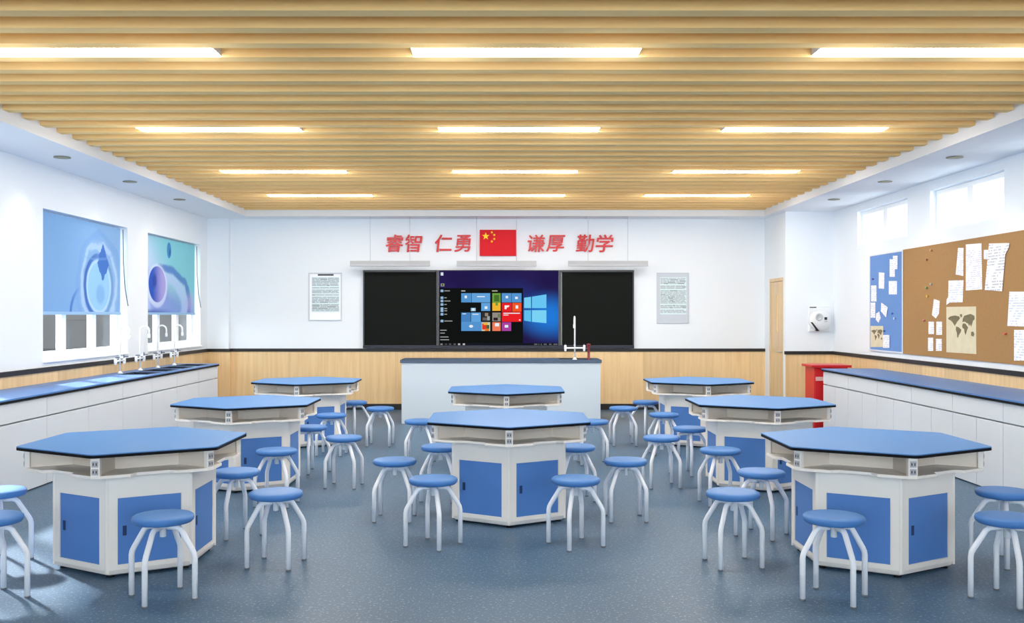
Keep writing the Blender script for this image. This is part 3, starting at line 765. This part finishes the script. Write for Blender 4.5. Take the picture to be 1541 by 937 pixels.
fx0, fz1 = (721.9-CX)*yf/F, H+(CY-345.5)*yf/F; fx1, fz0 = (776.8-CX)*yf/F, H+(CY-384.8)*yf/F
MB().box(fx0, fx1, yf, YB, fz0, fz1).build('flag_face', 'red', fl)
def star(cx, cz, r, rot):
    pts = []
    for k in range(10):
        a = PI/2+rot+PI*k/5; q_ = r if k % 2 == 0 else r*.4
        pts.append((cx+q_*math.cos(a), yf-.004, cz+q_*math.sin(a)))
    MB().slab(pts, (0, .004, 0)).build('star', 'yellow', fl)
w30, h20 = (fx1-fx0)/30, (fz1-fz0)/20
star(fx0+5*w30, fz1-5*h20, 3*h20, 0)
for cx_, cz_ in ((10, 2), (12, 4), (12, 7), (10, 9)): star(fx0+cx_*w30, fz1-cz_*h20, 1.15*h20, math.atan2(5-cz_, cx_-5)*-1+.3)
tag(fl, 'red flag panel with five yellow stars above the blackboard', 'flag')

# framed notices on the back wall
def notice(px0, py0, px1, py1, lab, title, mats):
    r = empty('wall_notice', (0, 0, 0)); y = YB-.02
    X = lambda p: (p-CX)*y/F
    Z = lambda p: H-(p-CY)*y/F
    mm = MB(); a, b, c_, d_ = X(px0), X(px1), Z(py1), Z(py0); e = .022
    mm.box(a, b, y, YB, c_, c_+e).box(a, b, y, YB, d_-e, d_).box(a, a+e, y, YB, c_+e, d_-e).box(b-e, b, y, YB, c_+e, d_-e); mm.build('frame', 'poster_frame', r, bevel=.003)
    sh = MB().box(a+e, b-e, y+.008, YB, c_+e, d_-e).build('sheet', mats[0], r)
    mm = MB(); yy = y+.006; w = b-a; h = d_-c_
    if title: mm.mat(M['print_d']).box(a+.28*w, b-.25*w, yy, y+.008, d_-.065*h, d_-.03*h)
    random.seed(len(lab)); z = d_-.11*h
    mm.mat(M['print_t']).box(a+.10*w, b-.08*w, yy+.0014, y+.008, c_+.18*h, d_-.09*h)
    while z > c_+.2*h:
        x = a+.11*w
        while x < b-.14*w:
            l_ = random.uniform(.06, .30)*w; l_ = min(l_, b-.09*w-x)
            mm.mat(M['print_g' if random.random() > .15 else 'print_d']).box(x, x+l_, yy, y+.008, z-.010, z); x += l_+.02*w
        z -= random.choice((.020, .020, .022, .04))
    mm.build('printed_lines', None, sh)
    tag(r, lab, 'notice', 'framed notices on the back wall')
notice(464, 410, 514.5, 482.5, 'framed white notice with a dark title bar, left of the blackboard', True, ['paper_w'])
notice(988.5, 410, 1037, 486.5, 'framed pale grey notice without a title bar, right of the blackboard', False, ['poster_frame'])

# ------------------------------------------------------------------ right wall: boards, papers, maps, pins
def rw(px, py):                       # a point of the right wall's plane seen at a photo pixel
    y = XR*F/(px-CX); return y, H+(CY-py)*y/F
ZB0, ZB1 = 1.10, 2.448; YS = 12.58
pb = empty('pin_board', (0, 0, 0)); xb = XR-.014
MB().box(xb, XR, YS+.03, 13.70, ZB0+.02, ZB1-.02).build('felt', 'blue_felt', pb)
mm = MB(); mm.box(xb-.006, XR, YS, 13.73, ZB0, ZB0+.02).box(xb-.006, XR, YS, 13.73, ZB1-.02, ZB1).box(xb-.006, XR, YS, YS+.03, ZB0+.02, ZB1-.02).box(xb-.006, XR, 13.70, 13.73, ZB0+.02, ZB1-.02); mm.build('board_frame', 'alu', pb)
tag(pb, 'narrow light blue pin board, beside the large cork board', 'pin board')
pb = empty('pin_board', (0, 0, 0))
MB().box(xb, XR, 7.02, YS-.012, ZB0+.012, ZB1-.012).build('cork', 'cork', pb)
mm = MB(); mm.box(xb-.003, XR, 7.0, YS-.002, ZB0, ZB0+.012).box(xb-.003, XR, 7.0, YS-.002, ZB1-.012, ZB1).box(xb-.003, XR, YS-.012, YS-.002, ZB0+.012, ZB1-.012).box(xb-.003, XR, 7.0, 7.02, ZB0+.012, ZB1-.012); mm.build('board_frame', 'cork', pb)
tag(pb, 'large tan cork board on the right wall', 'pin board')
Z2 = lambda x, y: rw(1290+x/4.259, 340+y/4.259)
def paper(pts, mat, lab, lift=.0006, name='paper_sheet'):
    y_z = [Z2(*p) for p in pts]
    cy_, cz_ = sum(p[0] for p in y_z)/len(y_z), sum(p[1] for p in y_z)/len(y_z)
    o = MB().slab([(0, y-cy_, z-cz_) for y, z in y_z], (-.0015, 0, 0)).build(name, mat, None, (xb-lift, cy_, cz_))
    tag(o, lab, 'paper', 'papers pinned to the boards'); return o
R_ = lambda a, b, c_, d_: [(a, b), (c_, b), (c_, d_), (a, d_)]
paper(R_(96, 380, 130, 483), 'print3', 'white slip at the left edge of the blue board, upper of two in a column')
paper(R_(93, 490, 123, 588), 'print3', 'white slip at the left edge of the blue board, directly below another slip')
paper([(146, 296), (181, 300), (179, 402), (145, 400)], 'print1', 'narrow white slip high on the left half of the blue board')
paper(R_(217, 212, 250, 325), 'print3', 'tall white slip at the top right of the blue board, partly under another', .004)
paper([(240, 190), (270, 190), (268, 275), (242, 278)], 'print3', 'topmost small white slip on the blue board, overlapping a taller one', .008)
paper(R_(210, 352, 262, 438), 'print1', 'squarish white note on the right half of the blue board, below two overlapping slips')
paper([(165, 490), (207, 520), (195, 585), (162, 545)], 'print3', 'tilted white note in the middle of the blue board', .008)
paper([(130, 560), (150, 548), (160, 590), (145, 620), (128, 600)], 'print3', 'smallest crooked white note of the blue board, below the tilted note', .004)
paper(R_(177, 697, 218, 780), 'print3', 'white note beside the small map at the bottom of the blue board', .009)
paper([(655, 140), (690, 140), (688, 320), (640, 310)], 'print1', 'narrow slanted white sheet left of the two tall sheets on the cork board')
paper([(705, 118), (805, 110), (810, 405), (705, 413)], 'print1', 'tall straight white sheet at the top of the cork board')
paper([(858, 112), (988, 108), (985, 140), (962, 180), (942, 418), (830, 410)], 'print2', 'tall slanted white sheet with dark writing and a folded corner on the cork board', .007)
paper(R_(822, 152, 852, 212), 'print1', 'tiny white note tucked beside the tall slanted sheet on the cork board', .003)
paper([(594, 350), (690, 346), (684, 488), (600, 490), (580, 506), (582, 470), (592, 455)], 'print3', 'white sheet with a torn lower corner above the large map')
paper([(500, 467), (537, 480), (532, 560), (512, 592), (487, 570)], 'print1', 'crooked narrow white note above the four small cards on the cork board')
for (a, b, c_, d_), w_ in (((465, 612, 500, 692), 'upper left'), ((515, 612, 552, 697), 'upper right'), ((462, 715, 495, 800), 'lower left'), ((513, 722, 550, 800), 'lower right')):
    paper(R_(a, b, c_, d_), 'print1', f'small white card, {w_} of the four cards left of the large map', name='paper_card')
paper([(985, 420), (1100, 420), (1088, 645), (972, 640)], 'print3', 'white sheet cut by the right photo border, upper of two, on the cork board')
paper(R_(1015, 665, 1110, 862), 'print3', 'white sheet cut by the right photo border, lower of two, on the cork board')
LAND = [[(.03,.78),(.12,.84),(.28,.87),(.44,.84),(.47,.78),(.40,.70),(.36,.66),(.33,.60),(.29,.57),(.31,.53),(.27,.55),(.22,.63),(.15,.70),(.06,.74)],
        [(.33,.52),(.42,.50),(.52,.42),(.49,.34),(.43,.25),(.40,.16),(.37,.18),(.36,.32),(.32,.42)],
        [(.58,.62),(.66,.62),(.72,.54),(.76,.50),(.72,.42),(.69,.32),(.66,.26),(.63,.36),(.62,.45),(.56,.48),(.55,.56)],
        [(.56,.66),(.57,.76),(.62,.86),(.70,.88),(.84,.92),(.97,.86),(.98,.76),(.92,.70),(.90,.62),(.86,.52),(.82,.60),(.79,.54),(.76,.62),(.70,.64),(.64,.68)],
        [(.86,.36),(.93,.38),(.97,.30),(.94,.22),(.86,.25)], [(.46,.90),(.54,.92),(.55,.84),(.50,.80)]]
def wall_map(pts, lab, lift=.0):
    o = paper(pts, 'map_paper', lab, lift, 'wall_map'); o['category'] = 'map'; del o['group']
    ys = [v.co.y for v in o.data.vertices]; zs = [v.co.z for v in o.data.vertices]; y0, y1, z0, z1 = max(ys), min(ys), min(zs), max(zs)
    mm = MB()
    for poly in LAND: mm.slab([(-.0015, y0+(y1-y0)*(.03+.94*u), z0+(z1-z0)*(.22+.68*v_)) for u, v_ in poly], (-.0005, 0, 0))
    mm.build('printed_continents', 'map_land', o); return o
wall_map([(580, 518), (770, 515), (772, 820), (580, 808)], 'large parchment world map at the bottom of the cork board')
wall_map(R_(93, 640, 173, 775), 'small parchment world map at the bottom left of the blue board')
pin0 = None
for (px, py, rgb, lab) in ((460, 215, (190, 120, 90), 'brown pin high on the left of the cork board'), (490, 155, (214, 150, 110), 'pale brown pin, topmost on the left of the cork board'),
        (490, 372, (190, 186, 168), 'pale grey pin right of the green pin on the cork board'), (460, 395, (126, 160, 84), 'green pin on the left of the cork board'), (466, 450, (236, 190, 60), 'yellow pin below the green pin on the cork board'),
        (445, 605, (206, 110, 104), 'red pin left of the four small cards'), (968, 690, (230, 110, 70), 'orange pin left of the lower sheet at the right photo border'),
        (114, 340, (60, 90, 170), 'dark blue pin high at the left of the blue board'), (238, 560, (70, 100, 180), 'dark blue pin right of the tilted note'), (255, 592, (214, 226, 244), 'white pin at the lower right of the blue board'), (187, 672, (52, 110, 160), 'teal pin above the note beside the small map')):
    y, z = Z2(px, py)
    key = 'pin_%d_%d_%d' % rgb
    if key not in M: M[key] = plain(key, rgb, .35, .5)
    o = MB().lathe([(.004, 0), (.004, .008), (.013, .012), (.011, .018), (.017, .024), (.016, .028), (.0005, .029)], 10, (0,0,0), Matrix.Rotation(-PI/2, 4, 'Y')).build('push_pin', key, None, (xb, y, z))
    tag(o, lab, 'push pin', 'push pins on the boards')

# white device on the corner wall
dv = empty('wall_dispenser', (0, 0, 0)); y = BY
X = lambda p: (p-CX)*BY/F
Z = lambda p: H-(p-CY)*BY/F
MB().box(X(1215.5), X(1248), y-.05, y, Z(499), Z(461)).build('back_box', 'disp_w', dv, bevel=.012, seg=3)
cxd, czd = X(1231), Z(482)
MB().lathe([(.165, 0), (.165, .05), (.15, .075), (.0005, .085)], 36, (0,0,0), Matrix.Translation((cxd+.0, y-.05, czd)) @ Matrix.Rotation(PI/2, 4, 'X')).build('round_cover', 'disp_w', dv)
MB().lathe([(.062, 0), (.058, .012), (.040, .014), (.036, .004), (.0005, .006)], 28, (0,0,0), Matrix.Translation((X(1228.6), y-.128, Z(477))) @ Matrix.Rotation(PI/2, 4, 'X')).build('dial', 'disp_g', dv)
MB().box(X(1236.5), X(1240.5), y-.139, y-.115, Z(481), Z(477)).build('button', 'darkplastic', dv, bevel=.003)
MB().box(X(1236.5), X(1240.8), y-.139, y-.115, Z(484.5), Z(482)).build('button', 'disp_g', dv, bevel=.003)
MB().box(X(1217), X(1227), y-.054, y-.05, Z(463), Z(461.5)).build('slot', 'darkplastic', dv)
mm = MB(); mm.slab([(X(1216), y-.14, Z(484.5)), (X(1218.5), y-.14, Z(484.5)), (X(1229), y-.14, Z(497.5)), (X(1225.5), y-.14, Z(498))], (0, .085, 0)); mm.build('grip', 'darkplastic', dv, bevel=.004)
tag(dv, 'white wall device with a round cover and dial, on the corner wall beside the door', 'dispenser')

# red fire box behind the end of the right counter
fb = empty('fire_box', (0, 0, 0))
MB().box(4.385, 4.86, 13.62, 14.02, 0, .865).build('body', 'red_box', fb, bevel=.006)
MB().box(4.345, 4.90, 13.58, 14.06, .865, .90).build('lid', 'red_box', fb, bevel=.006)
MB().box(4.40, 4.60, 13.612, 13.62, .04, .84).build('box_door', 'red_box', fb, bevel=.003)
MB().box(4.405, 4.56, 13.608, 13.612, .68, .735).build('name_plate', 'pink', fb)
tag(fb, 'red fire equipment box behind the far end of the right counter', 'fire box')

# ------------------------------------------------------------------ light and camera
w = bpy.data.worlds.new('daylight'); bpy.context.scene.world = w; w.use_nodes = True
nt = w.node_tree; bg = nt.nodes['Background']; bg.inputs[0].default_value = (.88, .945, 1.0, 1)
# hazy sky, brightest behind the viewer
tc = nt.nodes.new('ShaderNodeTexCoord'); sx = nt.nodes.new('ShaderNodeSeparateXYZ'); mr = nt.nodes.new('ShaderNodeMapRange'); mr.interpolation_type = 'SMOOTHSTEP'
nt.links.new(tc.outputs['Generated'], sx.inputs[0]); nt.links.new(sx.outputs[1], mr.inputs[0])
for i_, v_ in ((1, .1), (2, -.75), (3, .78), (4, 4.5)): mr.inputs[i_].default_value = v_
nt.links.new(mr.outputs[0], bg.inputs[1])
sn = bpy.data.lights.new('sun', 'SUN'); sn.energy = 6; sn.angle = .07; sn.color = (1, .96, .9)
so = bpy.data.objects.new('sun', sn); C.objects.link(so); so.rotation_euler = Vector((.62, -.62, -.60)).to_track_quat('-Z', 'Y').to_euler()

cam = bpy.data.cameras.new('camera'); co = bpy.data.objects.new('camera', cam); C.objects.link(co)
co.location = (0, 0, H); co.rotation_euler = (PI/2, 0, 0)
cam.sensor_width = 36; cam.lens = F/1541*36; cam.shift_x = 15.5/1541; cam.shift_y = 5.5/1541; cam.clip_start = .05; cam.clip_end = 200
sc = bpy.context.scene; sc.camera = co
vs = sc.view_settings; vs.view_transform = 'Standard'; vs.look = 'None'; vs.gamma = 1; vs.exposure = 1.5; vs.use_curve_mapping = False
try: sc.cycles.max_bounces = 12; sc.cycles.diffuse_bounces = 8; sc.cycles.transparent_max_bounces = 12; sc.cycles.use_denoising = True; sc.cycles.sample_clamp_indirect = 8
except Exception: pass
